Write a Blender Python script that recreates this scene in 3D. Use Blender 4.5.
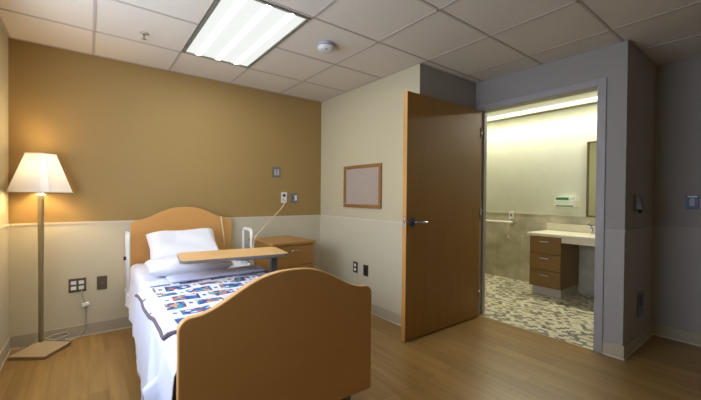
import bpy, bmesh, math, random
from mathutils import Vector, Matrix
random.seed(4)
PI = math.pi
for o in list(bpy.data.objects): bpy.data.objects.remove(o)
S = bpy.context.scene
COL = S.collection

# ------------------------------------------------------------------ camera
yaw, pit, rol = 0.9194, -0.0102, 0.0094
Fv = Vector((math.cos(yaw)*math.cos(pit), math.sin(yaw)*math.cos(pit), math.sin(pit)))
Rv = Vector((math.sin(yaw), -math.cos(yaw), 0)); Uv = Rv.cross(Fv)
R2 = Rv*math.cos(rol)+Uv*math.sin(rol); U2 = -Rv*math.sin(rol)+Uv*math.cos(rol)
cd = bpy.data.cameras.new('camera'); cam = bpy.data.objects.new('camera', cd); COL.objects.link(cam)
M = Matrix((R2, U2, -Fv)).transposed().to_4x4(); M.translation = Vector((0, 0, 1.22))
cam.matrix_world = M
cd.sensor_width = 36; cd.lens = 343.6*36/701; cd.clip_start = .02
S.camera = cam

# ------------------------------------------------------------------ world, lights, exposure
w = bpy.data.worlds.new('world'); S.world = w; w.use_nodes = True
w.node_tree.nodes['Background'].inputs[0].default_value = (.45, .62, 1, 1)
w.node_tree.nodes['Background'].inputs[1].default_value = 1.0
S.view_settings.view_transform = 'Standard'; S.view_settings.look = 'None'
S.view_settings.gamma = 1; S.view_settings.use_curve_mapping = False
S.view_settings.exposure = 1.05
PANEL_EMIT = 3.6       # ceiling troffer
LAMP_W = 5            # floor lamp bulb
BATH_W = 15            # bathroom perimeter light
DAY_W = 25             # daylight through the window

def area(name, loc, rot, sx, sy, watts, col):
    l = bpy.data.lights.new(name, 'AREA'); l.shape = 'RECTANGLE'; l.size = sx; l.size_y = sy
    l.energy = watts; l.color = col
    o = bpy.data.objects.new(name, l); COL.objects.link(o); o.location = loc; o.rotation_euler = rot
    return o
area('daylight', (-.60, 1.875, 1.5), (0, -PI/2, 0), 1.15, 1.9, DAY_W, (.70, .80, 1.0))

# ------------------------------------------------------------------ materials
def srgb(c):
    f = lambda x: (x/12.92 if x <= .04045 else ((x+.055)/1.055)**2.4)
    return tuple(f(v/255) for v in c)+(1,)
MATS = {}
def mat(name, col, rough=.6, metal=0, noise=None, spec=.5, bump=None, coat=0):
    """noise=(scale xyz, amount)"""
    if name in MATS: return MATS[name]
    m = bpy.data.materials.new(name); m.use_nodes = True; nt = m.node_tree; N = nt.nodes; L = nt.links
    p = N['Principled BSDF']; c = srgb(col)
    p.inputs['Base Color'].default_value = c; p.inputs['Roughness'].default_value = rough
    p.inputs['Metallic'].default_value = metal; p.inputs['Specular IOR Level'].default_value = spec
    p.inputs['Coat Weight'].default_value = coat
    sc, am = noise or ((6, 6, 6), .04)
    tc = N.new('ShaderNodeTexCoord'); mp = N.new('ShaderNodeMapping'); mp.inputs['Scale'].default_value = sc
    nz = N.new('ShaderNodeTexNoise'); nz.inputs['Scale'].default_value = 1; nz.inputs['Detail'].default_value = 4
    L.new(tc.outputs['Object'], mp.inputs[0]); L.new(mp.outputs[0], nz.inputs[0])
    mx = N.new('ShaderNodeMix'); mx.data_type = 'RGBA'
    mx.inputs[6].default_value = tuple(v*(1-am*1.6) for v in c[:3])+(1,)
    mx.inputs[7].default_value = tuple(min(1, v*(1+am*1.6)) for v in c[:3])+(1,)
    L.new(nz.outputs[0], mx.inputs[0]); L.new(mx.outputs[2], p.inputs['Base Color'])
    if bump:
        b = N.new('ShaderNodeBump'); n2 = N.new('ShaderNodeTexNoise'); n2.inputs['Scale'].default_value = bump[0]
        L.new(tc.outputs['Object'], n2.inputs[0]); b.inputs['Strength'].default_value = bump[1]; b.inputs['Distance'].default_value = .01
        L.new(n2.outputs[0], b.inputs['Height']); L.new(b.outputs[0], p.inputs['Normal'])
    MATS[name] = m; return m
def emis(name, col, s):
    m = bpy.data.materials.new(name); m.use_nodes = True
    p = m.node_tree.nodes['Principled BSDF']; p.inputs['Base Color'].default_value = (.8, .8, .8, 1)
    p.inputs['Emission Color'].default_value = col; p.inputs['Emission Strength'].default_value = s
    return m
def ntools(name, rough=.5):
    m = bpy.data.materials.new(name); m.use_nodes = True; nt = m.node_tree
    p = nt.nodes['Principled BSDF']; p.inputs['Roughness'].default_value = rough
    tc = nt.nodes.new('ShaderNodeTexCoord')
    def math_(op, a, b=None, c=None):
        n = nt.nodes.new('ShaderNodeMath'); n.operation = op
        for i, v in enumerate((a, b, c)):
            if v is None: continue
            if isinstance(v, (int, float)): n.inputs[i].default_value = v
            else: nt.links.new(v, n.inputs[i])
        return n.outputs[0]
    return m, nt, p, tc, math_
def ramp(nt, fac, stops, const=True):
    r = nt.nodes.new('ShaderNodeValToRGB'); r.color_ramp.interpolation = 'CONSTANT' if const else 'LINEAR'
    e = r.color_ramp.elements
    while len(e) < len(stops): e.new(.5)
    for i, (pos, c) in enumerate(stops): e[i].position = pos; e[i].color = srgb(c)
    nt.links.new(fac, r.inputs[0]); return r.outputs[0]
def mixc(nt, fac, a, b, mode='MIX'):
    n = nt.nodes.new('ShaderNodeMix'); n.data_type = 'RGBA'; n.blend_type = mode
    for i, v in ((0, fac), (6, a), (7, b)):
        if isinstance(v, (int, float)): n.inputs[i].default_value = v
        elif isinstance(v, tuple): n.inputs[i].default_value = v
        else: nt.links.new(v, n.inputs[i])
    return n.outputs[2]

# wood plank floor, boards run along Y
def floor_mat():
    m, nt, p, tc, mt = ntools('oak_planks', .33)
    mp = nt.nodes.new('ShaderNodeMapping'); mp.inputs['Rotation'].default_value = (0, 0, PI/2)
    nt.links.new(tc.outputs['Object'], mp.inputs[0])
    b = nt.nodes.new('ShaderNodeTexBrick'); nt.links.new(mp.outputs[0], b.inputs[0])
    b.inputs['Scale'].default_value = 1; b.inputs['Brick Width'].default_value = 1.1; b.inputs['Row Height'].default_value = .1
    b.inputs['Mortar Size'].default_value = .0012; b.offset = .37
    b.inputs['Color1'].default_value = srgb((158, 122, 66)); b.inputs['Color2'].default_value = srgb((176, 140, 82))
    b.inputs['Mortar'].default_value = srgb((140, 103, 54))
    m2 = nt.nodes.new('ShaderNodeMapping'); m2.inputs['Scale'].default_value = (26, 1.6, 1)
    nt.links.new(tc.outputs['Object'], m2.inputs[0])
    n = nt.nodes.new('ShaderNodeTexNoise'); n.inputs['Scale'].default_value = 1; n.inputs['Detail'].default_value = 5
    nt.links.new(m2.outputs[0], n.inputs[0])
    g = ramp(nt, n.outputs[0], [(.3, (205, 200, 190)), (.7, (255, 255, 255))], False)
    nt.links.new(mixc(nt, .8, b.outputs[0], g, 'MULTIPLY'), p.inputs['Base Color'])
    return m
def mosaic_mat():
    m, nt, p, tc, mt = ntools('mosaic_tiles', .35)
    sx = nt.nodes.new('ShaderNodeSeparateXYZ'); nt.links.new(tc.outputs['Object'], sx.inputs[0])
    v = mt('DIVIDE', sx.outputs[0], .040); row = mt('FLOOR', v)
    u = mt('ADD', mt('DIVIDE', sx.outputs[1], .044), mt('MULTIPLY', mt('MODULO', mt('ADD', row, 1000), 2), .5))
    cu = mt('FLOOR', u); fu = mt('FRACT', u); fv = mt('FRACT', v)
    cx = nt.nodes.new('ShaderNodeCombineXYZ'); nt.links.new(cu, cx.inputs[0]); nt.links.new(row, cx.inputs[1])
    wn = nt.nodes.new('ShaderNodeTexWhiteNoise'); nt.links.new(cx.outputs[0], wn.inputs[0])
    c = ramp(nt, wn.outputs[0], [(0, (226, 218, 188)), (.36, (206, 196, 164)), (.56, (168, 158, 130)), (.72, (140, 132, 112)), (.88, (112, 108, 96))])
    g = mt('MAXIMUM', mt('GREATER_THAN', mt('ABSOLUTE', mt('SUBTRACT', fu, .5)), .46), mt('GREATER_THAN', mt('ABSOLUTE', mt('SUBTRACT', fv, .5)), .45))
    nt.links.new(mixc(nt, g, c, srgb((196, 188, 164))), p.inputs['Base Color'])
    return m
def walltile_mat():
    m, nt, p, tc, mt = ntools('taupe_wall_tile', .45)
    sx = nt.nodes.new('ShaderNodeSeparateXYZ'); nt.links.new(tc.outputs['Object'], sx.inputs[0])
    cx = nt.nodes.new('ShaderNodeCombineXYZ'); nt.links.new(mt('ADD', sx.outputs[0], sx.outputs[1]), cx.inputs[0]); nt.links.new(sx.outputs[2], cx.inputs[1])
    b = nt.nodes.new('ShaderNodeTexBrick'); nt.links.new(cx.outputs[0], b.inputs[0]); b.offset = 0
    b.inputs['Scale'].default_value = 1; b.inputs['Brick Width'].default_value = .42; b.inputs['Row Height'].default_value = .33
    b.inputs['Mortar Size'].default_value = .003
    b.inputs['Color1'].default_value = srgb((204, 196, 172)); b.inputs['Color2'].default_value = srgb((214, 206, 182)); b.inputs['Mortar'].default_value = srgb((226, 218, 196))
    n = nt.nodes.new('ShaderNodeTexNoise'); n.inputs['Scale'].default_value = 5; n.inputs['Detail'].default_value = 6
    nt.links.new(tc.outputs['Object'], n.inputs[0])
    g = ramp(nt, n.outputs[0], [(.3, (190, 190, 188)), (.7, (255, 255, 255))], False)
    nt.links.new(mixc(nt, .8, b.outputs[0], g, 'MULTIPLY'), p.inputs['Base Color'])
    return m
def quilt_mat():
    m, nt, p, tc, mt = ntools('patchwork_quilt', .9)
    sx = nt.nodes.new('ShaderNodeSeparateXYZ'); nt.links.new(tc.outputs['Object'], sx.inputs[0])
    v = mt('DIVIDE', sx.outputs[1], .135); row = mt('FLOOR', v)
    u = mt('ADD', mt('DIVIDE', mt('ADD', sx.outputs[0], 2), .205), mt('MULTIPLY', mt('MODULO', mt('ADD', row, 100), 2), .5))
    fu = mt('FRACT', u); fv = mt('FRACT', v)
    mask = mt('MULTIPLY', mt('LESS_THAN', mt('ABSOLUTE', mt('SUBTRACT', fu, .5)), .36), mt('LESS_THAN', mt('ABSOLUTE', mt('SUBTRACT', fv, .5)), .37))
    mask = mt('MULTIPLY', mask, mt('GREATER_THAN', mt('SUBTRACT', sx.outputs[0], mt('MULTIPLY', mt('SUBTRACT', 1.3, sx.outputs[1]), .035)), -.405))
    vo = nt.nodes.new('ShaderNodeTexVoronoi'); vo.inputs['Scale'].default_value = 42; vo.feature = 'F1'
    nt.links.new(tc.outputs['Object'], vo.inputs[0])
    s2 = nt.nodes.new('ShaderNodeSeparateColor'); nt.links.new(vo.outputs['Color'], s2.inputs[0])
    c = ramp(nt, s2.outputs[0], [(0, (28, 60, 120)), (.22, (40, 105, 165)), (.42, (200, 120, 95)), (.56, (60, 150, 165)), (.68, (225, 225, 235)), (.8, (95, 65, 120)), (.9, (205, 160, 120))])
    dot = mt('MULTIPLY', mt('LESS_THAN', mt('ABSOLUTE', mt('SUBTRACT', mt('ABSOLUTE', mt('SUBTRACT', fu, .5)), .5)), .05), mt('LESS_THAN', mt('ABSOLUTE', mt('SUBTRACT', fv, .5)), .09))
    base = mixc(nt, dot, srgb((226, 228, 236)), srgb((70, 80, 120)))
    nt.links.new(mixc(nt, mask, base, c), p.inputs['Base Color'])
    return m
def ceil_mat():
    m, nt, p, tc, mt = ntools('acoustic_tile', .9)
    n = nt.nodes.new('ShaderNodeTexNoise'); n.inputs['Scale'].default_value = 160; n.inputs['Detail'].default_value = 3
    nt.links.new(tc.outputs['Object'], n.inputs[0])
    nt.links.new(ramp(nt, n.outputs[0], [(.35, (210, 200, 182)), (.65, (218, 208, 190))], False), p.inputs['Base Color'])
    return m
m_floor = floor_mat(); m_mosaic = mosaic_mat(); m_wtile = walltile_mat(); m_quilt = quilt_mat(); m_ceil = ceil_mat()
m_tbar = mat('ceiling_grid_paint', (184, 172, 158), .6)
m_tan = mat('tan_paint', (160, 130, 76), .7, noise=((2, 2, 2), .03))
m_cream = mat('cream_paint', (198, 187, 152), .7, noise=((2, 2, 2), .02))
m_wains = mat('pale_wainscot_vinyl', (204, 195, 166), .6, noise=((2, 2, 2), .02))
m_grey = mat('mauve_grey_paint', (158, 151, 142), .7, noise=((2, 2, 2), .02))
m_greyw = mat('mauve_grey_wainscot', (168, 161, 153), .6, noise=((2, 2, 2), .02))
m_rail = mat('wainscot_trim', (212, 202, 180), .5)
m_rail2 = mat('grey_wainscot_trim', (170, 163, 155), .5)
m_base = mat('taupe_cove_base', (182, 171, 146), .6)
m_base_strip = mat('pale_base_strip', (214, 204, 180), .6)  # paler strip along the foot of the cove base
m_bwall = mat('bathroom_paint', (208, 208, 190), .6)
m_frame = mat('door_frame_paint', (166, 160, 155), .5)
m_door = mat('birch_door_veneer', (144, 101, 32), .5, noise=((14, 14, 1.2), .10))
m_dooredge = mat('door_edge_wood', (206, 150, 80), .45, noise=((30, 30, 3), .1))
m_bedwood = mat('honey_maple_laminate', (206, 152, 86), .38, noise=((2.2, 2.2, 7), .05))
m_bededge = mat('maple_edge_band', (222, 172, 108), .4)
m_nwood = mat('nightstand_wood', (172, 124, 62), .4, noise=((3, 3, 12), .07))
m_twood = mat('tabletop_laminate', (232, 186, 122), .35, noise=((3, 22, 3), .08))
m_grayplas = mat('grey_plastic_edge', (120, 112, 108), .5)
m_vwood = mat('walnut_laminate', (128, 94, 44), .4, noise=((3, 3, 10), .08))
m_counter = mat('cream_solid_surface', (228, 220, 196), .3)
m_chrome = mat('brushed_chrome', (200, 200, 205), .25, 1)
m_bronze = mat('aged_bronze', (160, 148, 116), .32, .65, noise=((20, 20, 2), .1))
m_basem = mat('lamp_base_bronze', (196, 176, 140), .45, .3)
m_white = mat('white_plastic', (236, 234, 228), .4)
m_linen = mat('white_cotton', (236, 236, 240), .9, bump=(9, .25))
m_sheet = mat('white_sheet', (228, 230, 244), .9, bump=(6, .2))
m_bind = mat('purple_grey_binding', (112, 96, 104), .9)
m_dark = mat('dark_plate', (52, 44, 40), .5)
m_lgrey = mat('light_grey_rocker', (178, 176, 172), .5)
m_brown = mat('brown_plate', (92, 80, 60), .5)
m_black = mat('black_rubber', (20, 20, 20), .6)
m_metalp = mat('stainless_plate', (128, 126, 124), .45, .4)
m_steel = mat('powder_coated_steel', (120, 122, 126), .45, .3)
m_cork = mat('pinboard_fabric', (172, 156, 140), .95, noise=((60, 60, 60), .05))
m_bframe = mat('board_frame_wood', (150, 104, 52), .45, noise=((20, 20, 20), .1))
m_cable = mat('cream_cable', (226, 210, 172), .5)
m_green = mat('green_print', (40, 130, 84), .5)
m_wprint = mat('white_card', (225, 232, 224), .5)
m_alu = mat('fixture_aluminium', (140, 140, 125), .4, .4)
m_blueplate = mat('blue_grey_plate', (74, 84, 104), .45, .3)

# ------------------------------------------------------------------ mesh helpers
class MB:
    def __init__(s): s.v = []; s.f = []; s.mi = []; s.sm = []
    def add(s, vs, fs, mi=0, smooth=False):
        b = len(s.v); s.v += [tuple(v) for v in vs]
        for f in fs: s.f.append([b+i for i in f]); s.mi.append(mi); s.sm.append(smooth)
        return s
    def box(s, x0, x1, y0, y1, z0, z1, mi=0):
        vs = [(x, y, z) for z in (z0, z1) for y in (y0, y1) for x in (x0, x1)]
        return s.add(vs, [(0, 2, 3, 1), (4, 5, 7, 6), (0, 1, 5, 4), (2, 6, 7, 3), (0, 4, 6, 2), (1, 3, 7, 5)], mi)
    def loft(s, rings, mi=0, cap=True, smooth=True):
        n = len(rings[0]); vs = [p for r in rings for p in r]; fs = []
        for k in range(len(rings)-1):
            for i in range(n): fs.append((k*n+i, k*n+(i+1) % n, (k+1)*n+(i+1) % n, (k+1)*n+i))
        s.add(vs, fs, mi, smooth)
        if cap:
            b = len(s.v)-len(vs)
            s.f.append([b+i for i in range(n)][::-1]); s.f.append([b+(len(rings)-1)*n+i for i in range(n)])
            s.mi += [mi, mi]; s.sm += [False, False]
        return s
    def lathe(s, cx, cy, prof, n=24, mi=0, smooth=True):
        return s.loft([[(cx+r*math.cos(2*PI*i/n), cy+r*math.sin(2*PI*i/n), z) for i in range(n)] for r, z in prof], mi, True, smooth)
    def tube(s, pts, r, n=10, mi=0):
        pts = [Vector(p) for p in pts]; rings = []; up = None
        for i, p in enumerate(pts):
            t = (pts[min(i+1, len(pts)-1)]-pts[max(i-1, 0)]).normalized()
            if up is None: up = Vector((0, 0, 1)) if abs(t.z) < .9 else Vector((1, 0, 0))
            a = (up-t*up.dot(t)).normalized(); b = t.cross(a); up = a
            rr = r(i/(len(pts)-1)) if callable(r) else r
            rings.append([tuple(p+a*rr*math.cos(2*PI*k/n)+b*rr*math.sin(2*PI*k/n)) for k in range(n)])
        return s.loft(rings, mi)
    def prism(s, outline, axis, a, b, mi=0, mi_side=None):
        """outline: 2-D points; extruded along axis from a to b"""
        def P(q, t): return {'x': (t, q[0], q[1]), 'y': (q[0], t, q[1]), 'z': (q[0], q[1], t)}[axis]
        n = len(outline); base = len(s.v)
        s.v += [P(q, a) for q in outline]+[P(q, b) for q in outline]
        s.f.append([base+i for i in range(n)]); s.f.append([base+n+i for i in range(n)][::-1]); s.mi += [mi, mi]; s.sm += [False, False]
        for i in range(n):
            s.f.append([base+i, base+(i+1) % n, base+n+(i+1) % n, base+n+i]); s.mi.append(mi if mi_side is None else mi_side); s.sm.append(False)
        return s
    def build(s, name, mats, parent=None, bevel=0, seg=2, sub=0, solid=0, xf=None):
        me = bpy.data.meshes.new(name); me.from_pydata(s.v, [], s.f)
        for m in (mats if isinstance(mats, (list, tuple)) else [mats]): me.materials.append(m)
        for p, mi, sm in zip(me.polygons, s.mi, s.sm): p.material_index = mi; p.use_smooth = sm
        bm = bmesh.new(); bm.from_mesh(me); bmesh.ops.recalc_face_normals(bm, faces=bm.faces); bm.to_mesh(me); bm.free()
        o = bpy.data.objects.new(name, me); COL.objects.link(o)
        if parent: o.parent = parent
        if xf: o.location = xf[0]; o.rotation_euler = (0, 0, xf[1])
        if solid: q = o.modifiers.new('s', 'SOLIDIFY'); q.thickness = solid; q.offset = 1
        if sub: q = o.modifiers.new('u', 'SUBSURF'); q.levels = q.render_levels = sub
        if bevel:
            q = o.modifiers.new('b', 'BEVEL'); q.width = bevel; q.segments = seg; q.limit_method = 'ANGLE'; q.angle_limit = .6
        return o
def tag(o, label, cat, group=None):
    o['label'] = label; o['category'] = cat
    if group: o['group'] = group
    return o
def thing(name, label, cat, loc=(0, 0, 0), rz=0, group=None):
    o = bpy.data.objects.new(name, None); COL.objects.link(o); o.location = loc; o.rotation_euler = (0, 0, rz); o.empty_display_size = .1
    return tag(o, label, cat, group)
def struct(o): o['kind'] = 'structure'; return o
def bez(p0, p1, p2, p3, n=16):
    P = [Vector(p) for p in (p0, p1, p2, p3)]
    return [P[0]*(1-t)**3+P[1]*3*t*(1-t)**2+P[2]*3*t*t*(1-t)+P[3]*t**3 for t in [i/n for i in range(n+1)]]

# ------------------------------------------------------------------ room shell
XL, YB, XR, YJ, X2, YE, X3, H, W = -.494, 3.726, 2.36, 2.087, 3.233, .808, 4.064, 2.423, .975
XF, YN = 5.08, -1.5         # bathroom far wall, wall behind the camera
DY0, DY1, DH = .984, 2.042, 2.13
XI = 3.35                   # bathroom side of the doorway wall
def wbox(x0, x1, y0, y1, up, lo, name, z1=H+.1):
    b = MB(); b.box(x0, x1, y0, y1, 0, W, 1); b.box(x0, x1, y0, y1, W, z1, 0)
    return struct(b.build(name, [up, lo]))
struct(MB().box(XL-.13, X2, YN-.13, YB+.13, -.06, 0).box(X2, X3+.13, YN-.13, YE, -.06, 0).build('floor', m_floor))
struct(MB().box(X2, XF+.13, YE, 3.45, -.06, 0).build('floor_bathroom', m_mosaic))
struct(MB().box(XL-.13, XF+.13, YN-.13, YB+.13, H+.1, H+.2).build('ceiling_slab', m_ceil))
struct(MB().box(XI, 4.76, YE+.06, 3.3, H, H+.02)  .box(5.00, XF, YE+.06, 3.3, H, H+.02).build('ceiling_bathroom', m_bwall))
wbox(XL, XR, YB, YB+.13, m_tan, m_wains, 'wall_back')
# left wall with a window
wy0, wy1, wz0, wz1 = .88, 2.87, .9, 2.1
b = MB(); xl = XL-.13
b.box(xl, XL, YN-.13, wy0, 0, W, 1); b.box(xl, XL, wy1, YB+.13, 0, W, 1); b.box(xl, XL, wy0, wy1, 0, wz0, 1)
b.box(xl, XL, YN-.13, wy0, W, H+.1, 0); b.box(xl, XL, wy1, YB+.13, W, H+.1, 0); b.box(xl, XL, wy0, wy1, wz1, H+.1, 0)
struct(b.build('wall_left', [m_cream, m_wains]))
b = MB()
for a in ((wy0, wy0+.05, wz0, wz1), (wy1-.05, wy1, wz0, wz1), (wy0, wy1, wz0, wz0+.05), (wy0, wy1, wz1-.05, wz1), (1.52, 1.56, wz0, wz1), (2.18, 2.22, wz0, wz1)): b.box(xl+.0, xl+.04, *a)
wf = struct(b.build('window_1', m_alu))
gl = bpy.data.materials.new('window_glass'); gl.use_nodes = True
gp = gl.node_tree.nodes['Principled BSDF']; gp.inputs['Transmission Weight'].default_value = 1; gp.inputs['Roughness'].default_value = 0; gp.inputs['IOR'].default_value = 1.1
MB().box(xl+.008, xl+.012, wy0, wy1, wz0, wz1).build('pane', gl, wf)
b = MB(); b.box(XR, XI, YJ, YB+.13, 0, W, 1); b.box(XR, XI, YJ, YB+.13, W, H+.1, 0)
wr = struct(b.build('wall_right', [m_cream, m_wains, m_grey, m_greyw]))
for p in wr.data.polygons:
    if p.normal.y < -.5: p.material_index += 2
wbox(X2, XI, DY1, YJ, m_grey, m_greyw, 'wall_doorway_left')
wbox(X2, XI, YE, DY0, m_grey, m_greyw, 'wall_doorway_right')
struct(MB().box(X2, XI, DY0, DY1, DH, H+.1).build('wall_doorway_head', m_grey))
wbox(XI, X3+.13, YE, YE+.06, m_grey, m_greyw, 'wall_alcove_side')
wbox(X3, X3+.13, YN-.13, YE, m_grey, m_greyw, 'wall_alcove')
wbox(XL, X3, YN-.13, YN, m_cream, m_wains, 'wall_front')
def bbox(name, *a):
    b = MB(); b.box(*a, 0, 1.0, 1); b.box(*a, 1.0, H+.1, 0); return struct(b.build(name, [m_bwall, m_wtile]))
bbox('wall_bathroom_far', XF, XF+.13, YE, 3.45)
bbox('wall_bathroom_left', XI, XF, 3.3, 3.45)
bbox('wall_bathroom_right', X3+.13, XF, YE, YE+.06)
struct(MB().box(XF-.006, XF, 2.16, 3.3, .99, 1.008).box(XF-.006, XF, YE+.06, 2.16, .99, 1.008).build('trim_bathroom', m_bwall))

# ceiling tiles and grid
gx = [.03+.585*k for k in range(-1, 8)]; gy = [.84+.585*k for k in range(-4, 5)]
gx = [x for x in gx if XL < x < X3]; gy = [y for y in gy if YN < y < YB]
struct(MB().box(XL, .615, YN, YB, H, H+.02).box(1.20, X3, YN, YB, H, H+.02)
       .box(.615, 1.20, YN, 2.01, H, H+.02).box(.615, 1.20, 3.18, YB, H, H+.02).build('ceiling', m_ceil))
b = MB(); t = .009
for x in gx:
    y0 = YN if x < X2 else YN; y1 = YB if x < XR else (YJ if x < X2 else YE)
    if abs(x-.615) < .02 or abs(x-1.2) < .02: b.box(x-t, x+t, y0, 2.01, H-.004, H); b.box(x-t, x+t, 3.18, y1, H-.004, H)
    else: b.box(x-t, x+t, y0, y1, H-.004, H)
for y in gy:
    x1 = X3 if y < YE else (X2 if y < YJ else XR)
    if 2.1 < y < 3.1: b.box(XL, .615, y-t, y+t, H-.004, H); b.box(1.2, x1, y-t, y+t, H-.004, H)
    else: b.box(XL, x1, y-t, y+t, H-.004, H)
for a in ((XL, XR, YB-.016, YB), (XL, XL+.016, YN, YB), (XR-.016, XR, YJ, YB), (XR, X2, YJ-.016, YJ), (X2-.016, X2, YE, YJ), (X2, X3, YE-.016, YE), (X3-.016, X3, YN, YE)):
    b.box(*a, H-.004, H)
struct(b.build('trim_ceiling_grid', m_tbar))

# wainscot trim line and cove base
def runs(name, z0, z1, th, mt, low=None, holes=True):
    b = MB(); e = th
    segs = [(XL, XR, YB-e, YB), (XL, XL+e, 1.5 if z1 > .9 else YN, YB-e), (XR-e, XR, YJ-e, YB-e), (XR-e, X2-.06, YJ-e, YJ),
            (X2-e, X2, YE-e, DY0-.05), (X2, X3, YE-e, YE), (X3-e, X3, YN, YE-e)]
    for s_ in segs:
        if low: b.box(*s_, 0, .008, 1); b.box(*s_, .008, z1, 0)
        else: b.box(*s_, z0, z1, 0)
    o = struct(b.build(name, [mt, m_rail2]))
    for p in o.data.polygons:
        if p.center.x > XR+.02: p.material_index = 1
    return o
runs('trim_wainscot_cap', W-.008, W+.008, .006, m_rail)
bb = MB()
for s_ in [(XL, XR, YB-.01, YB), (XL, XL+.01, YN, YB-.01), (XR-.01, XR, YJ-.01, YB-.01), (XR-.01, X2-.06, YJ-.01, YJ), (X2-.01, X2, YE-.01, DY0-.05), (X2, X3, YE-.01, YE), (X3-.01, X3, YN, YE-.01)]:
    bb.box(*s_, .008, .10, 0)
    x0, x1, y0, y1 = s_; bb.box(x0-.006 if x0 > XL else x0, x1+(.006 if x1 < XR and x0 <= XL and x1 < 0 else 0), y0-.006, y1, 0, .010, 1)
struct(bb.build('baseboard_room', [m_base, m_base_strip]))

# door frame and door
b = MB(); fx0, fx1 = X2-.012, XI+.012
b.box(fx0, fx1, DY0-.048, DY0+.012, 0, DH+.045); b.box(fx0, fx1, DY1-.012, DY1+.04, 0, DH+.045)
b.box(fx0, fx1, DY0+.012, DY1-.012, DH-.012, DH+.045)
b.box(X2+.05, XI-.02, DY0+.012, DY0+.028, 0, DH-.012); b.box(X2+.05, XI-.02, DY1-.028, DY1-.012, 0, DH-.012)
struct(b.build('trim_door_frame', m_frame, bevel=.003))
dx0, dx1, dy0, dy1 = 2.096, 3.175, 1.984, 2.029
b = MB(); b.box(dx0, dx1, dy0, dy1, .012, 2.099, 0)
for i in range(len(b.f)):
    pass
door = b.build('door_1', [m_door, m_dooredge], bevel=.002); struct(door)
for p in door.data.polygons:
    if abs(p.normal.x) > .5: p.material_index = 1
def yrose(b, x, y0, y1, z, r):
    b.prism([(x+r*math.cos(k*PI/12), z+r*math.sin(k*PI/12)) for k in range(24)], 'y', y0, y1)
hb = MB(); hz = 1.01; hx = dx0+.07
hb.tube([(hx, dy0-.01, hz), (hx, dy0-.05, hz), (hx+.015, dy0-.06, hz), (hx+.13, dy0-.058, hz-.004)], .0095)
hd = hb.build('door_handle', m_chrome, door, bevel=.002)
rb = MB(); yrose(rb, hx, dy0-.012, dy0, hz, .038); rb.build('rosette', mat('dark_steel', (70, 74, 84), .3, .7), hd, bevel=.003)
hb = MB(); yrose(hb, hx, dy1, dy1+.008, hz, .03); hb.tube([(hx, dy1, hz), (hx, dy1+.030, hz), (hx+.015, dy1+.036, hz), (hx+.13, dy1+.036, hz)], .008)
hb.build('door_handle', m_chrome, door, bevel=.002)
MB().box(dx0-.0015, dx0, dy0+.010, dy0+.035, hz-.05, hz+.05).box(dx0-.01, dx0, dy0+.016, dy0+.028, hz-.008, hz+.008).build('latch_plate', m_chrome, door)
for z in (.25, 1.05, 1.88):
    MB().tube([(dx1+.004, dy0-.004, z-.05), (dx1+.004, dy0-.004, z+.05)], .007).box(dx1, X2-.011, dy1-.003, dy1+.003, z-.05, z+.05).build('hinge', m_chrome, door)

# ------------------------------------------------------------------ ceiling troffer
lt = thing('ceiling_light', 'recessed rectangular fluorescent ceiling light with glowing ribbed lens', 'ceiling light', (.9075, 2.595, H))
lw, ll = .285, .57
b = MB(); fr = .021
for a in ((-lw, lw, -ll, -ll+fr), (-lw, lw, ll-fr, ll), (-lw, -lw+fr, -ll+fr, ll-fr), (lw-fr, lw, -ll+fr, ll-fr)): b.box(*a, -.008, .012)
b.build('frame', m_alu, lt)
def lens_mat():
    m, nt, p, tc, mt = ntools('glowing_lens', .4)
    sx = nt.nodes.new('ShaderNodeSeparateXYZ'); nt.links.new(tc.outputs['Object'], sx.inputs[0])
    c = mt('ABSOLUTE', mt('SINE', mt('ADD', mt('MULTIPLY', sx.outputs[0], 19.5), PI/2)))
    st = mt('ADD', mt('MULTIPLY', mt('POWER', c, 3), .0), 1)
    band = mt('ADD', mt('MULTIPLY', mt('POWER', c, 40), PANEL_EMIT*8.0), .42)
    p.inputs['Base Color'].default_value = (.08, .08, .08, 1); p.inputs['Emission Color'].default_value = (.96, .99, .97, 1)
    nt.links.new(band, p.inputs['Emission Strength']); return m
MB().box(-lw+fr, lw-fr, -ll+fr, ll-fr, 0, .006).build('lens', lens_mat(), lt)
MB().box(-lw+.003, lw-.003, -ll+.003, ll-.003, .014, .09).build('housing', m_white, lt)

# smoke detector, sprinkler
sd = thing('smoke_detector', 'round white smoke detector on ceiling tile right of the light', 'smoke detector', (1.49, 2.29, H))
MB().lathe(0, 0, [(.066, 0), (.066, -.016), (.058, -.018)]).build('base', mat('detector_base', (176, 176, 180), .5), sd)
MB().lathe(0, 0, [(.056, -.017), (.056, -.024)]).build('vent_ring', m_dark, sd)
MB().lathe(0, 0, [(.066, -.024), (.068, -.036), (.058, -.052), (.03, -.058), (.001, -.058)]).build('cover', mat('detector_white', (208, 204, 198), .5), sd)
MB().lathe(-.02, -.035, [(.007, -.050), (.007, -.0585), (.001, -.0585)], 12).build('indicator', m_black, sd)
sp = thing('sprinkler_head', 'small fire sprinkler head with pale collar hanging from ceiling tile', 'sprinkler', (.327, 2.984, H))
MB().lathe(0, 0, [(.03, 0), (.028, -.006), (.012, -.008)]).build('collar', m_tbar, sp)
MB().lathe(0, 0, [(.007, -.006), (.009, -.02), (.004, -.03), (.005, -.042)], 12).build('body', m_bronze, sp)
MB().lathe(0, 0, [(.003, -.042), (.017, -.044), (.017, -.046), (.001, -.047)], 14).build('deflector', m_bronze, sp)

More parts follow.
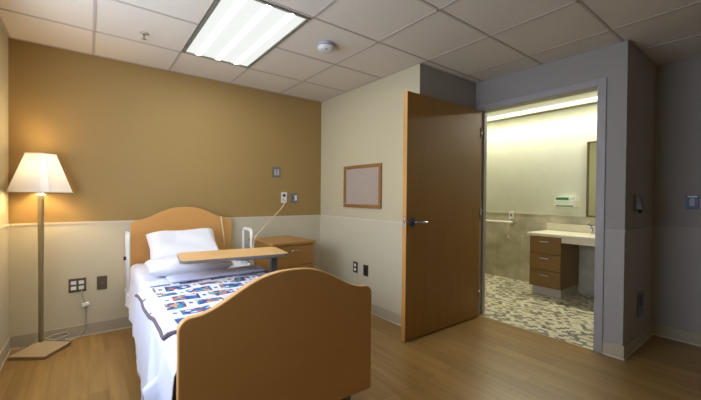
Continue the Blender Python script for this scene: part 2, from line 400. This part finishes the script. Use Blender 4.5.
# ------------------------------------------------------------------ floor lamp
la = math.radians(56.5)
lamp = thing('floor_lamp', 'tall bronze floor lamp with square base and glowing white shade', 'lamp', (-.290, 3.529, 0), la)
def sq(h, z, c=0):
    if not c: return [(-h, -h, z), (h, -h, z), (h, h, z), (-h, h, z)]
    k = h-c; return [(-k, -h, z), (k, -h, z), (h, -k, z), (h, k, z), (k, h, z), (-k, h, z), (-h, k, z), (-h, -k, z)]
MB().loft([sq(.13, 0), sq(.13, .024)], smooth=False).build('plinth', m_bronze, lamp, bevel=.002)
MB().loft([sq(.129, .0245), sq(.020, .080)], smooth=False).build('base', m_basem, lamp)
MB().loft([sq(.0115, .078), sq(.012, .6), sq(.0145, 1.13), sq(.0145, 1.18), sq(.012, 1.19), sq(.012, 1.24)], smooth=False).build('pole', m_bronze, lamp, bevel=.002)
MB().lathe(0, 0, [(.012, 1.195), (.03, 1.205), (.03, 1.212), (.012, 1.222)]).build('collar', m_white, lamp)
shm = bpy.data.materials.new('pleated_shade'); shm.use_nodes = True; nt = shm.node_tree; nt.nodes.clear()
o_ = nt.nodes.new('ShaderNodeOutputMaterial'); d_ = nt.nodes.new('ShaderNodeBsdfDiffuse'); t_ = nt.nodes.new('ShaderNodeBsdfTranslucent'); mx_ = nt.nodes.new('ShaderNodeMixShader')
d_.inputs[0].default_value = (.80, .79, .76, 1); t_.inputs[0].default_value = (.85, .82, .76, 1); mx_.inputs[0].default_value = .05
nt.links.new(d_.outputs[0], mx_.inputs[1]); nt.links.new(t_.outputs[0], mx_.inputs[2]); nt.links.new(mx_.outputs[0], o_.inputs[0])
b = MB(); z0, z1, h0, h1 = 1.232, 1.522, .150, .072
b.loft([sq(h0, z0, .035), sq(h1, z1, .018)], cap=False, smooth=False); b.loft([sq(h1, z1-.0, .018), sq(h1, z1+.003, .018)], cap=False, smooth=False)
b.build('lamp_shade', shm, lamp)
b = MB()
for hh, zz in ((h0, z0), (h1, z1)):
    r = sq(hh, zz, .03 if hh > .1 else .016); b.tube(r+[r[0]], .0028, 6)
b.tube([(-h1, 0, z1), (h1, 0, z1)], .002, 6); b.tube([(0, 0, z1), (0, 0, 1.42)], .003, 6)
b.build('shade_trim', mat('shade_piping', (235, 226, 205), .8), lamp)
MB().lathe(0, 0, [(.006, z1-.001), (.008, z1+.008), (.002, z1+.016)], 12).build('finial', m_bronze, lamp)
bulbm = emis('bulb_glow', (1, .74, .42, 1), 6)
MB().lathe(0, 0, [(.012, 1.25), (.014, 1.28), (.028, 1.33), (.028, 1.35), (.016, 1.375), (.002, 1.38)], 14).build('bulb', bulbm, lamp)
pl = bpy.data.lights.new('bulb_light', 'POINT'); pl.energy = LAMP_W; pl.color = (1, .72, .40); pl.shadow_soft_size = .04
po = bpy.data.objects.new('bulb_light', pl); COL.objects.link(po); po.parent = lamp; po.location = (0, 0, 1.41)

# ------------------------------------------------------------------ bed (built in the bed's own frame: foot centre at origin, head towards +y)
BX, BY, BR = .702, 1.33, math.radians(-1.2)
XF_ = ((BX, BY, 0), BR)
bed = thing('hospital_bed', 'adjustable bed with arched honey maple headboard and footboard', 'bed', (BX, BY, 0), BR)
def arch(hw, zb, zs, A, r=.045, tp=0.0):
    o = [(-hw, zb), (-hw, zs-r)]
    o += [(-hw+r-r*math.cos(a), zs-r+r*math.sin(a)) for a in [k*PI/2/8 for k in range(1, 8)]]
    n = 48
    for i in range(n+1):
        x = (-hw+r)+(2*hw-2*r)*i/n; t = min(1, abs(x)/(hw*.90)); o.append((x, zs+A*.5*(1+math.cos(PI*t**1.3))))
    o += [(hw-r+r*math.cos(a), zs-r+r*math.sin(a)) for a in [PI/2-k*PI/2/8 for k in range(1, 8)]]
    o += [(hw, zs-r), (hw, zb)]
    return o
MB().prism(arch(.448, .243, .773, .128), 'y', 0, .034, 0, 1).build('footboard', [m_bedwood, m_bededge], bed, bevel=.006, seg=3)
MB().prism(arch(.448, .30, .985, .118), 'y', 2.315, 2.345, 0, 1).build('headboard', [m_bedwood, m_bededge], bed, bevel=.006, seg=3)
b = MB()
for sx in (-1, 1): b.box(sx*.40-.02, sx*.40+.02, .045, 2.33, .36, .42)
for y in (.05, .6, 1.2, 1.8, 2.28): b.box(-.38, .38, y, y+.04, .37, .41)
b.box(-.41, .41, .10, 2.26, .421, .434)
b.build('frame', m_steel, bed, bevel=.003)
for sx in (-1, 1):
    for y in (.10, 2.20):
        lg = MB().box(sx*.36-.02, sx*.36+.02, y-.02, y+.02, .10, .36).build('leg', m_steel, bed, bevel=.003)
        c = MB(); c.prism([(y+.045*math.cos(k*PI/10), .046+.045*math.sin(k*PI/10)) for k in range(20)], 'x', sx*.36-.014, sx*.36+.014)
        c.box(sx*.36-.022, sx*.36-.016, y-.015, y+.015, .04, .10); c.box(sx*.36+.016, sx*.36+.022, y-.015, y+.015, .04, .10); c.box(sx*.36-.022, sx*.36+.022, y-.015, y+.015, .092, .10)
        c.build('caster', m_black, lg, bevel=.002)
def rail(x, y0, y1, z0, z1):
    p = [(x, y0, z0), (x, y0, z1-.05)]
    p += [(x, y0+.04-.04*math.cos(a), z1-.05+.04*math.sin(a)) for a in (.4, .8, 1.2, PI/2)]
    p += [(x, y1-.04+.04*math.cos(a), z1-.05+.04*math.sin(a)) for a in (PI/2, 1.2, .8, .4)]
    p += [(x, y1, z1-.05), (x, y1, z0)]
    r = MB().tube(p, .014, 10); r.tube([(x, y0, z0+.12), (x, y1, z0+.12)], .010, 8); r.tube([(x, y0+.0, z1-.22), (x, y1, z1-.22)], .010, 8)
    r.box(x-.012, x+.012, y0-.02, y1+.02, z0-.03, z0+.0)
    o = r.build('side_rail', m_white, bed)
    s = 1 if x > 0 else -1
    MB().box(min(x, s*.40), max(x, s*.40), (y0+y1)/2-.03, (y0+y1)/2+.03, z0-.028, z0-.002).build('rail_bracket', m_black, o)
    MB().tube([(x+s*.012, y0+.05, z1-.22), (x+s*.03, y0+.05, z1-.22)], .016, 10).build('rail_knob', m_black, o)
rail(.505, 1.88, 2.10, .43, .90); rail(-.482, 2.06, 2.24, .40, .90)

# mattress
mt_ = MB().box(-.44, .44, .055, 2.32, .436, .585).build('mattress', mat('mattress_ticking', (225, 225, 228), .9), None, bevel=.03, seg=4, xf=XF_)
tag(mt_, 'thick single mattress beneath the white sheet on the bed', 'mattress')

# bed sheet: top surface draping down both sides
def hem(side, y):
    if side > 0: return .33+.02*math.sin(9*y)
    if y > 1.30: return .285+.012*math.sin(17*y)
    if y > 1.20: return .285-(1.30-y)/.10*.11
    z = .175-(1.20-y)*.20
    z = max(z, .055)
    z += .36*math.exp(-((y-.28)/.05)**2)
    return z
def sheet():
    b = MB(); NY = 150; ys = [.045+(2.29-.045)*i/NY for i in range(NY+1)]; rows = []
    HW, ZT, r = .447, .592, .04
    for y in ys:
        row = []
        def side(s):
            pts = []; hz = hem(s, y); n = 22
            for k in range(n+1):
                f = k/n; z = (ZT-r)-f*(ZT-r-hz)
                fold = .005*math.sin(19*y+1.2*math.sin(5*y))+.002*math.sin(47*y+f*2)
                if s < 0 and y < .95:
                    g = math.exp(-((y-.28-.42*(1-f)**1.3)/.06)**2)*.045*min(1, f*1.6)
                    g2 = math.exp(-((y-.42-.35*(1-f)**1.3)/.035)**2)*-.035*min(1, f*2)
                else: g = g2 = 0
                x = HW+.004+f*.018+ (fold+.014)*f**.8 + g+g2
                if s < 0 and y > 1.22: x += .006*f
                pts.append((s*x, y, z))
            return pts
        L_ = side(-1)[::-1]
        L_ += [(-(HW-r)-r*math.cos(a), y, ZT-r+r*math.sin(a)) for a in (.3, .65, 1.0, 1.3)]
        for k in range(25):
            x = -(HW-r)+2*(HW-r)*k/24
            L_.append((x, y, ZT+.003*math.sin(14*y+9*x)+.002*math.sin(23*x-6*y)))
        L_ += [((HW-r)+r*math.cos(a), y, ZT-r+r*math.sin(a)) for a in (1.3, 1.0, .65, .3)]
        L_ += side(1)
        rows.append(L_)
    n = len(rows[0]); vs = [p for r_ in rows for p in r_]
    fs = [(i*n+j, i*n+j+1, (i+1)*n+j+1, (i+1)*n+j) for i in range(len(rows)-1) for j in range(n-1)]
    b.add(vs, fs, 0, True)
    return b.build('bed_sheet', m_sheet, None, xf=XF_)
sh = tag(sheet(), 'plain white sheet hanging down the sides of the bed', 'sheet')
q = sh.modifiers.new('s', 'SOLIDIFY'); q.thickness = .003; q.offset = 1

# quilt
def quilt():
    b = MB(); X0, X1, Y0, Y1 = -.482, .445, .355, 1.27; NX, NY = 46, 46; top = []
    ZT = .598
    def pos(u, v):
        x = X0+(X1-X0)*u+(1-u)*.035*(1-v)**.8; y = Y0+(Y1-Y0)*v+.02*math.sin(2.2*u*PI)*(v-.5)
        if u < .25: x += (.25-u)*4*.004*math.sin(v*9)
        z = ZT+.004*math.sin(16*x+3)*math.sin(13*y)+.003*math.sin(31*y+11*x)
        ax = abs(x)
        if ax > .425: z -= (ax-.425)**1.2*1.3
        return (x, y, z)
    vs = [pos(i/NX, j/NY) for j in range(NY+1) for i in range(NX+1)]
    fs = [(j*(NX+1)+i, j*(NX+1)+i+1, (j+1)*(NX+1)+i+1, (j+1)*(NX+1)+i) for j in range(NY) for i in range(NX)]
    b.add(vs, fs, 0, True); qo = b.build('quilt', m_quilt, None, xf=XF_, solid=.012)
    path = [pos(0, 1-j/NY) for j in range(NY+1)]+[pos(i/NX, 0) for i in range(1, NX+1)]+[pos(1, j/NY) for j in range(1, NY+1)]
    c = MB().tube([(x, y, z+.007) for x, y, z in path], .0105, 8)
    c.build('binding', m_bind, qo)
    return qo
tag(quilt(), 'white patchwork quilt with blue and orange patches and purple-grey binding', 'quilt')

# folded-back sheet between the pillows and the quilt
def pad(w, l, h, nx=22, ny=16, puff=.45, wr=.0, corner=.0, seed=0):
    """closed pillow form centred at origin, lying in the XY plane"""
    rnd = random.Random(seed); ph = [rnd.uniform(0, 6) for _ in range(6)]
    b = MB(); vs = []
    def P(i, j, s):
        u = -1+2*i/nx; v = -1+2*j/ny
        e = max(0, (1-u**4))**puff*max(0, (1-v**4))**puff
        pin = 1-corner*(1-abs(u))*(abs(v)**3) ; pin2 = 1-corner*(1-abs(v))*(abs(u)**3)
        z = s*h/2*e*(1+wr*math.sin(5*u+ph[0]+2*v)*math.cos(4*v+ph[1]))+ wr*.02*math.sin(9*u+ph[2])*e
        return (u*w/2*pin2, v*l/2*pin, z)
    top = [[P(i, j, 1) for i in range(nx+1)] for j in range(ny+1)]; bot = [[P(i, j, -1) for i in range(nx+1)] for j in range(ny+1)]
    idx = {}
    def add(p, key):
        if key not in idx: idx[key] = len(vs); vs.append(p)
        return idx[key]
    fs = []
    for s, g in ((1, top), (-1, bot)):
        for j in range(ny):
            for i in range(nx):
                q = []
                for (a, c) in ((i, j), (i+1, j), (i+1, j+1), (i, j+1)):
                    ed = a in (0, nx) or c in (0, ny)
                    q.append(add(g[c][a], (a, c, 0 if ed else s)))
                fs.append(tuple(q if s > 0 else q[::-1]))
    b.add(vs, fs, 0, True); return b
def place(o, x, y, z, rx=0, ry=0, rz=0):
    c, s = math.cos(BR), math.sin(BR)
    o.location = (BX+c*x-s*y, BY+s*x+c*y, z); o.rotation_euler = (rx, ry, rz+BR); return o
fo = pad(.74, .215, .036, puff=.5, wr=.12, seed=3).build('folded_blanket', mat('lavender_white_blanket', (204, 208, 234), .9, bump=(12, .3)), None, sub=1)
place(fo, .075, 1.388, .619, rz=.05); tag(fo, 'lavender-white blanket folded in a roll between pillows and quilt', 'blanket')
p1 = pad(.62, .42, .12, puff=.42, wr=.1, corner=.05, seed=1).build('pillow', m_linen, None, sub=1)
place(p1, -.085, 1.70, .656); tag(p1, 'lower white pillow lying flat on the bed sheet', 'pillow', 'white pillows')
p2 = pad(.60, .40, .15, puff=.42, wr=.14, corner=.06, seed=2).build('pillow', m_linen, None, sub=1)
place(p2, -.045, 2.10, .75, rx=math.radians(38), ry=math.radians(-2)); tag(p2, 'upper white pillow leaning against the wooden headboard', 'pillow', 'white pillows')

# ------------------------------------------------------------------ overbed table
ta = math.radians(-8)
tb = thing('overbed_table', 'overbed table with pale maple top on a grey column beside the bed', 'table', (1.205, 2.62, 0), ta)
def rrect(x0, x1, y0, y1, r, n=6):
    o = []
    for cx, cy, a0 in ((x1-r, y1-r, 0), (x0+r, y1-r, PI/2), (x0+r, y0+r, PI), (x1-r, y0+r, 1.5*PI)):
        o += [(cx+r*math.cos(a0+k*PI/2/n), cy+r*math.sin(a0+k*PI/2/n)) for k in range(n+1)]
    return o
MB().prism(rrect(-.695, .075, -.19, .21, .05), 'z', .748, .772, 0, 1).build('tabletop', [m_twood, m_grayplas], tb, bevel=.003)
MB().box(-.30, .03, -.035, .035, .715, .746).box(-.035, .035, -.11, .11, .725, .7475).build('bracket', m_steel, tb, bevel=.006)
MB().box(-.03, .03, -.045, .045, .10, .43).build('column', m_steel, tb, bevel=.006)
MB().box(-.024, .024, -.037, .037, .43, .714).build('inner_column', mat('light_grey_column', (96, 100, 108), .4, .3), tb, bevel=.004)
bs = MB().box(-.03, .03, -.30, .30, .062, .099).box(-.62, -.03, -.30, -.26, .066, .095).box(-.62, -.03, .26, .30, .066, .095).build('base', m_steel, tb, bevel=.006)
for x in (0, -.58):
    for y in (-.28, .28):
        MB().prism([(x+.028*math.cos(k*PI/8), .029+.028*math.sin(k*PI/8)) for k in range(16)], 'y', y-.012, y+.012).box(x-.006, x+.006, y-.016, y+.016, .028, .064).build('caster', m_black, bs)

# ------------------------------------------------------------------ nightstand
ns = thing('nightstand', 'honey wood nightstand with drawers in the corner beside the bed', 'nightstand', (1.645, 3.37, 0), math.radians(2))
nw, nd, nh = .235, .28, .755
MB().box(-nw, nw, -nd+.02, nd, .06, nh-.028).box(-nw+.03, nw-.03, -nd+.06, nd-.02, 0, .06).build('body', m_nwood, ns, bevel=.002)
MB().box(-nw-.015, nw+.015, -nd-.012, nd+.008, nh-.027, nh).build('top', m_nwood, ns, bevel=.004)
zz = [(.07, .30), (.305, .515), (.52, .722)]
for z0, z1 in zz:
    dr = MB().box(-nw+.004, nw-.004, -nd, -nd+.019, z0, z1).build('drawer', m_nwood, ns, bevel=.003)
    zc = z1-.055
    MB().tube([(-.045, -nd, zc), (-.045, -nd-.022, zc), (-.03, -nd-.026, zc), (.03, -nd-.026, zc), (.045, -nd-.022, zc), (.045, -nd, zc)], .006).build('drawer_handle', m_chrome, dr)

# ------------------------------------------------------------------ wall devices
def plate_y(name, label, cat, x, z, w_, h_, mp, parts, y=YB, sgn=-1, group=None):
    """plate on a wall whose normal is -Y"""
    t_ = thing(name, label, cat, (x, y, z), 0, group)
    MB().box(-w_/2, w_/2, -.007, 0, -h_/2, h_/2).build('plate', mp, t_, bevel=.002)
    for nm, px, pz, pw, ph, pm in parts:
        MB().box(px-pw/2, px+pw/2, -.011, -.0068, pz-ph/2, pz+ph/2).build(nm, pm, t_, bevel=.001)
    return t_
def plate_x(name, label, cat, x, y, z, w_, h_, mp, parts, group=None):
    t_ = thing(name, label, cat, (x, y, z), 0, group)
    MB().box(-.007, 0, -w_/2, w_/2, -h_/2, h_/2).build('plate', mp, t_, bevel=.002)
    for nm, py, pz, pw, ph, pm in parts:
        MB().box(-.011, -.0068, py-pw/2, py+pw/2, pz-ph/2, pz+ph/2).build(nm, pm, t_, bevel=.001)
    return t_
plate_y('light_switch', 'grey wall switch plate high on the tan wall, above the sockets', 'switch', 1.748, 1.495, .10, .125, m_metalp, [('rocker', -.018, .0, .024, .07, m_lgrey), ('rocker', .018, .0, .024, .07, m_lgrey)])
plate_y('wall_outlet', 'white outlet plate on tan wall with a cord plugged in', 'outlet', 1.845, 1.2, .075, .125, m_white, [('socket', 0, .025, .034, .03, m_dark), ('socket', 0, -.025, .034, .03, m_dark)])
plate_y('wall_outlet', 'grey wall plate with white insert right of the white outlet', 'outlet', 1.98, 1.196, .11, .12, m_metalp, [('socket', .018, 0, .03, .062, m_white), ('switch', -.024, 0, .012, .03, m_dark)])
plate_y('wall_outlet', 'dark double outlet plate with four white sockets behind the lamp', 'outlet', -.074, .444, .118, .115, m_brown, [('socket', a, c, .036, .03, m_white) for a in (-.026, .026) for c in (-.023, .023)])
plate_y('wall_plate', 'dark single plate with small centre jack on lower back wall', 'wall plate', .095, .44, .073, .118, m_brown, [('jack', 0, .0, .014, .014, m_metalp)])
plate_x('wall_outlet', 'black outlet plate with two white sockets under the framed board', 'outlet', XR, 2.99, .437, .075, .118, m_dark, [('socket', 0, .024, .032, .03, m_white), ('socket', 0, -.024, .032, .03, m_white)])
plate_x('wall_plate', 'plain dark wall plate nearest the open door', 'wall plate', XR, 2.81, .43, .078, .118, m_dark, [('insert', 0, 0, .03, .07, m_black)])
plate_x('light_switch', 'steel switch plate on the shadowed far right wall', 'switch', X3, .558, 1.2, .08, .118, m_blueplate, [('rocker', 0, 0, .034, .066, m_metalp), ('label_strip', 0, .047, .06, .012, m_white)])
plate_y('night_light', 'grey recessed night light low on the dark wall return', 'night light', 3.68, .345, .16, .20, m_metalp, [('lens', 0, .03, .09, .085, m_blueplate)], y=YE)
ds = thing('wall_dispenser', 'small pale dispenser mounted on the dark wall return', 'dispenser', (3.49, YE, 1.19))
MB().box(-.05, .05, -.012, 0, -.07, .07).build('back_plate', m_metalp, ds, bevel=.004)
MB().loft([[(-.04, -.012, -.055), (.04, -.012, -.055), (.04, -.012, .06), (-.04, -.012, .06)], [(-.032, -.055, -.05), (.032, -.055, -.05), (.03, -.04, .05), (-.03, -.04, .05)]], smooth=False).build('housing', m_metalp, ds, bevel=.006)
MB().lathe(0, -.032, [(.012, -.056), (.010, -.078), (.004, -.082)], 12).build('nozzle', m_black, ds)

# framed board
fb = thing('bulletin_board', 'small wood-framed pinboard hanging on the pale right wall', 'board', (XR, 2.888, 1.331))
hw_, hh_ = .318, .232
b = MB(); f_ = .036
for a in ((-hw_, hw_, hh_-f_, hh_), (-hw_, hw_, -hh_, -hh_+f_), (-hw_, -hw_+f_, -hh_+f_, hh_-f_), (hw_-f_, hw_, -hh_+f_, hh_-f_)): b.box(-.022, 0, *a)
b.build('frame', m_bframe, fb, bevel=.004)
MB().box(-.010, 0, -hw_+f_, hw_-f_, -hh_+f_, hh_-f_).build('panel', m_cork, fb)

# cords
c1 = MB().tube(bez((1.845, YB-.014, 1.172), (1.83, 3.60, 1.10), (1.55, 3.50, .96), (1.335, 3.33, .80))+bez((1.335, 3.33, .80), (1.30, 3.30, .74), (1.285, 3.27, .60), (1.285, 3.22, .46))[1:], .0055, 8)
c1 = c1.build('power_cord', m_cable); tag(c1, 'cream cord curving down from white outlet to right bed rail', 'cord')
MB().box(1.832, 1.858, YB-.030, YB-.0115, 1.158, 1.192).build('plug', m_white, c1, bevel=.003)
c2 = MB().tube([(1.085, 3.618, 1.005), (1.088, 3.612, .96), (1.10, 3.610, .88), (1.112, 3.606, .78), (1.115, 3.60, .70)], .007, 8)
tag(c2.build('call_cord', m_cable), 'short cream cord hanging down the right side of the headboard', 'cord')
c3 = MB().tube(bez((-.048, YB-.013, .42), (-.045, 3.68, .36), (-.04, 3.705, .33), (-.02, 3.71, .28), 10)+bez((-.02, 3.71, .28), (-.01, 3.712, .2), (-.02, 3.712, .12), (-.03, 3.70, .06), 10)[1:]
               +bez((-.03, 3.70, .06), (-.06, 3.69, .008), (-.10, 3.66, .008), (-.13, 3.64, .008), 8)[1:], .004, 8)
c3 = c3.build('lamp_cord', mat('clear_cord', (188, 178, 150), .4)); tag(c3, 'thin pale cord hanging from dark double outlet to the lamp', 'cord')
MB().box(-.06, -.036, YB-.03, YB-.0115, .412, .438).build('plug', m_white, c3, bevel=.003)
MB().loft([[(-.045, 3.695, .255), (.01, 3.695, .270), (.01, 3.718, .270), (-.045, 3.718, .255)], [(-.045, 3.695, .285), (.0, 3.695, .292), (.0, 3.718, .292), (-.045, 3.718, .285)]], smooth=False).build('cord_clip', m_white, c3, bevel=.003)
# loose coil of clear cord behind the lamp foot
pts = []
for k in range(62):
    a = k*.34; r = .045+.015*math.sin(k*.41); pts.append((-.20+r*math.cos(a)*1.3, 3.652+r*.55*math.sin(a), .035+.028*math.sin(a*.5+1)+.0003*k))
c4 = MB().tube(pts, .004, 7).build('coiled_cord', mat('glossy_clear_vinyl', (190, 184, 166), .15))
tag(c4, 'loose coil of shiny clear cord on floor behind lamp base', 'cord')
pts = [(-.255-.16*t+.01*math.sin(9*t), 3.69-.13*t*t+.008*math.sin(7*t), .012+.045*abs(math.sin(5*t))) for t in [k/30 for k in range(31)]]
tag(MB().tube(pts, .005, 7).build('loose_cord', MATS['glossy_clear_vinyl']), 'wavy shiny cord on the floor left of the lamp base', 'cord')

# ------------------------------------------------------------------ bathroom
bl = thing('perimeter_light', 'long glowing linear ceiling light along the bathroom wall', 'ceiling light', (4.88, 2.08, H))
MB().box(-.12, -.10, -1.2, 1.2, 0, .09).box(.10, .12, -1.2, 1.2, 0, .09).box(-.10, .10, -1.2, 1.2, .07, .09).build('housing', m_bwall, bl)
MB().box(.13, .185, -1.2, 1.2, -.006, -.0005).build('edge_trim', m_alu, bl)
MB().box(-.02, .06, -1.19, 1.19, .025, .04).build('lens', emis('bath_tube', (1, .98, .78, 1), 3), bl)
area('perimeter_light_glow', (4.895, 2.08, H-.003), (0, math.radians(28), 0), .035, 2.3, BATH_W, (1.0, .995, .86))

vn = thing('vanity', 'walnut vanity cabinet with three drawers under the bathroom counter', 'cabinet', (0, 0, 0))
MB().box(4.53, 5.06, 1.74, 2.11, .11, .743).build('body', m_vwood, vn, bevel=.002)
MB().box(4.58, 5.06, 1.76, 2.10, 0, .109).build('toe_kick', mat('toe_kick_grey', (190, 184, 170), .5), vn)
for k in range(3):
    z0 = .115+k*.209; dr = MB().box(4.512, 4.529, 1.743, 2.107, z0, z0+.204).build('drawer', m_vwood, vn, bevel=.002)
    zc = z0+.15
    MB().tube([(4.512, 1.87, zc), (4.490, 1.87, zc), (4.488, 1.88, zc), (4.488, 1.97, zc), (4.490, 1.98, zc), (4.512, 1.98, zc)], .007).build('drawer_handle', m_chrome, dr)
ct = thing('countertop', 'cream bathroom countertop with backsplash above the walnut drawers', 'countertop', (4.78, 1.5, .745))
MB().box(-.285, .30, -.625, .64, 0, .038).build('slab', m_counter, ct, bevel=.008, seg=3)
MB().box(.28, .298, -.625, .64, .039, .135).build('backsplash', m_counter, ct, bevel=.004)
MB().box(-.27, -.25, -.62, .235, -.06, -.001).build('apron', m_counter, ct)
fc = thing('faucet', 'small chrome faucet at the back of the bathroom counter', 'faucet', (4.97, 1.56, .7835))
MB().lathe(0, 0, [(.024, 0), (.022, .02), (.016, .03), (.016, .09), (.001, .095)], 16).build('body', m_chrome, fc)
MB().tube([(0, 0, .06), (-.06, 0, .085), (-.11, 0, .08), (-.12, 0, .06)], .010).build('spout', m_chrome, fc)
MB().tube([(0, 0, .09), (.005, .03, .105), (.01, .06, .11)], .006).build('lever', m_dark, fc)
mr = thing('wall_mirror', 'tall rectangular mirror with bronze edge on the bathroom wall', 'mirror', (XF, 1.32, 1.466))
MB().box(-.006, 0, -.33, .33, -.465, .465).build('glass', mat('mirror_glass', (185, 192, 180), .03, 1, noise=((1, 1, 1), 0)), mr)
b = MB()
for a in ((-.345, -.33, -.48, .48), (.33, .345, -.48, .48), (-.33, .33, -.48, -.465), (-.33, .33, .465, .48)): b.box(-.03, 0, *a)
b.build('frame', mat('mirror_frame', (120, 100, 60), .4, .5), mr, bevel=.002)
tx = thing('glove_box', 'white and green glove box in a holder on bathroom wall', 'box', (XF, 1.895, 1.172))
MB().box(-.085, -.006, -.105, .105, -.06, .066).build('carton', m_wprint, tx, bevel=.002)
MB().box(-.0865, -.0852, -.05, .103, .028, .063).box(-.0865, -.0852, -.104, .104, -.058, -.036).build('green_stripe', m_green, tx)
b = MB()
for z in (-.04, .02): b.tube([(-.004, -.145, z), (-.095, -.122, z), (-.095, .122, z), (-.004, .145, z)], .003, 6)
b.box(-.004, 0, -.15, .15, -.065, .065)
b.build('wire_holder', m_counter, tx)
gb = thing('grab_bar', 'horizontal steel grab bar on the tiled bathroom wall', 'grab bar', (XF, 2.95, .854))
MB().tube([(0, -.31, 0), (-.035, -.31, 0), (-.05, -.295, 0), (-.05, .27, 0), (-.035, .285, 0), (0, .285, 0)], .018).build('bar', mat('satin_rail', (225, 222, 210), .35, .2), gb)
for y in (-.31, .285): MB().prism([(y+.04*math.cos(k*PI/10), .04*math.sin(k*PI/10)) for k in range(20)], 'x', -.008, 0).build('flange', m_chrome, gb)
pc = thing('emergency_pull', 'white emergency pull-cord station on the bathroom tile wall', 'pull cord', (XF, 2.65, .962))
MB().box(-.012, 0, -.036, .036, -.055, .055).build('plate', m_white, pc, bevel=.003)
MB().box(-.016, -.0118, -.012, .012, -.02, .02).build('button', m_metalp, pc)
MB().tube([(-.016, 0, -.02), (-.07, 0, -.10), (-.08, 0, -.16), (-.08, 0, -.315)], .002, 6).build('cord', m_white, pc)
MB().lathe(-.08, 0, [(.004, -.305), (.011, -.315), (.011, -.33), (.003, -.34)], 12).build('cord_knob', m_white, pc)
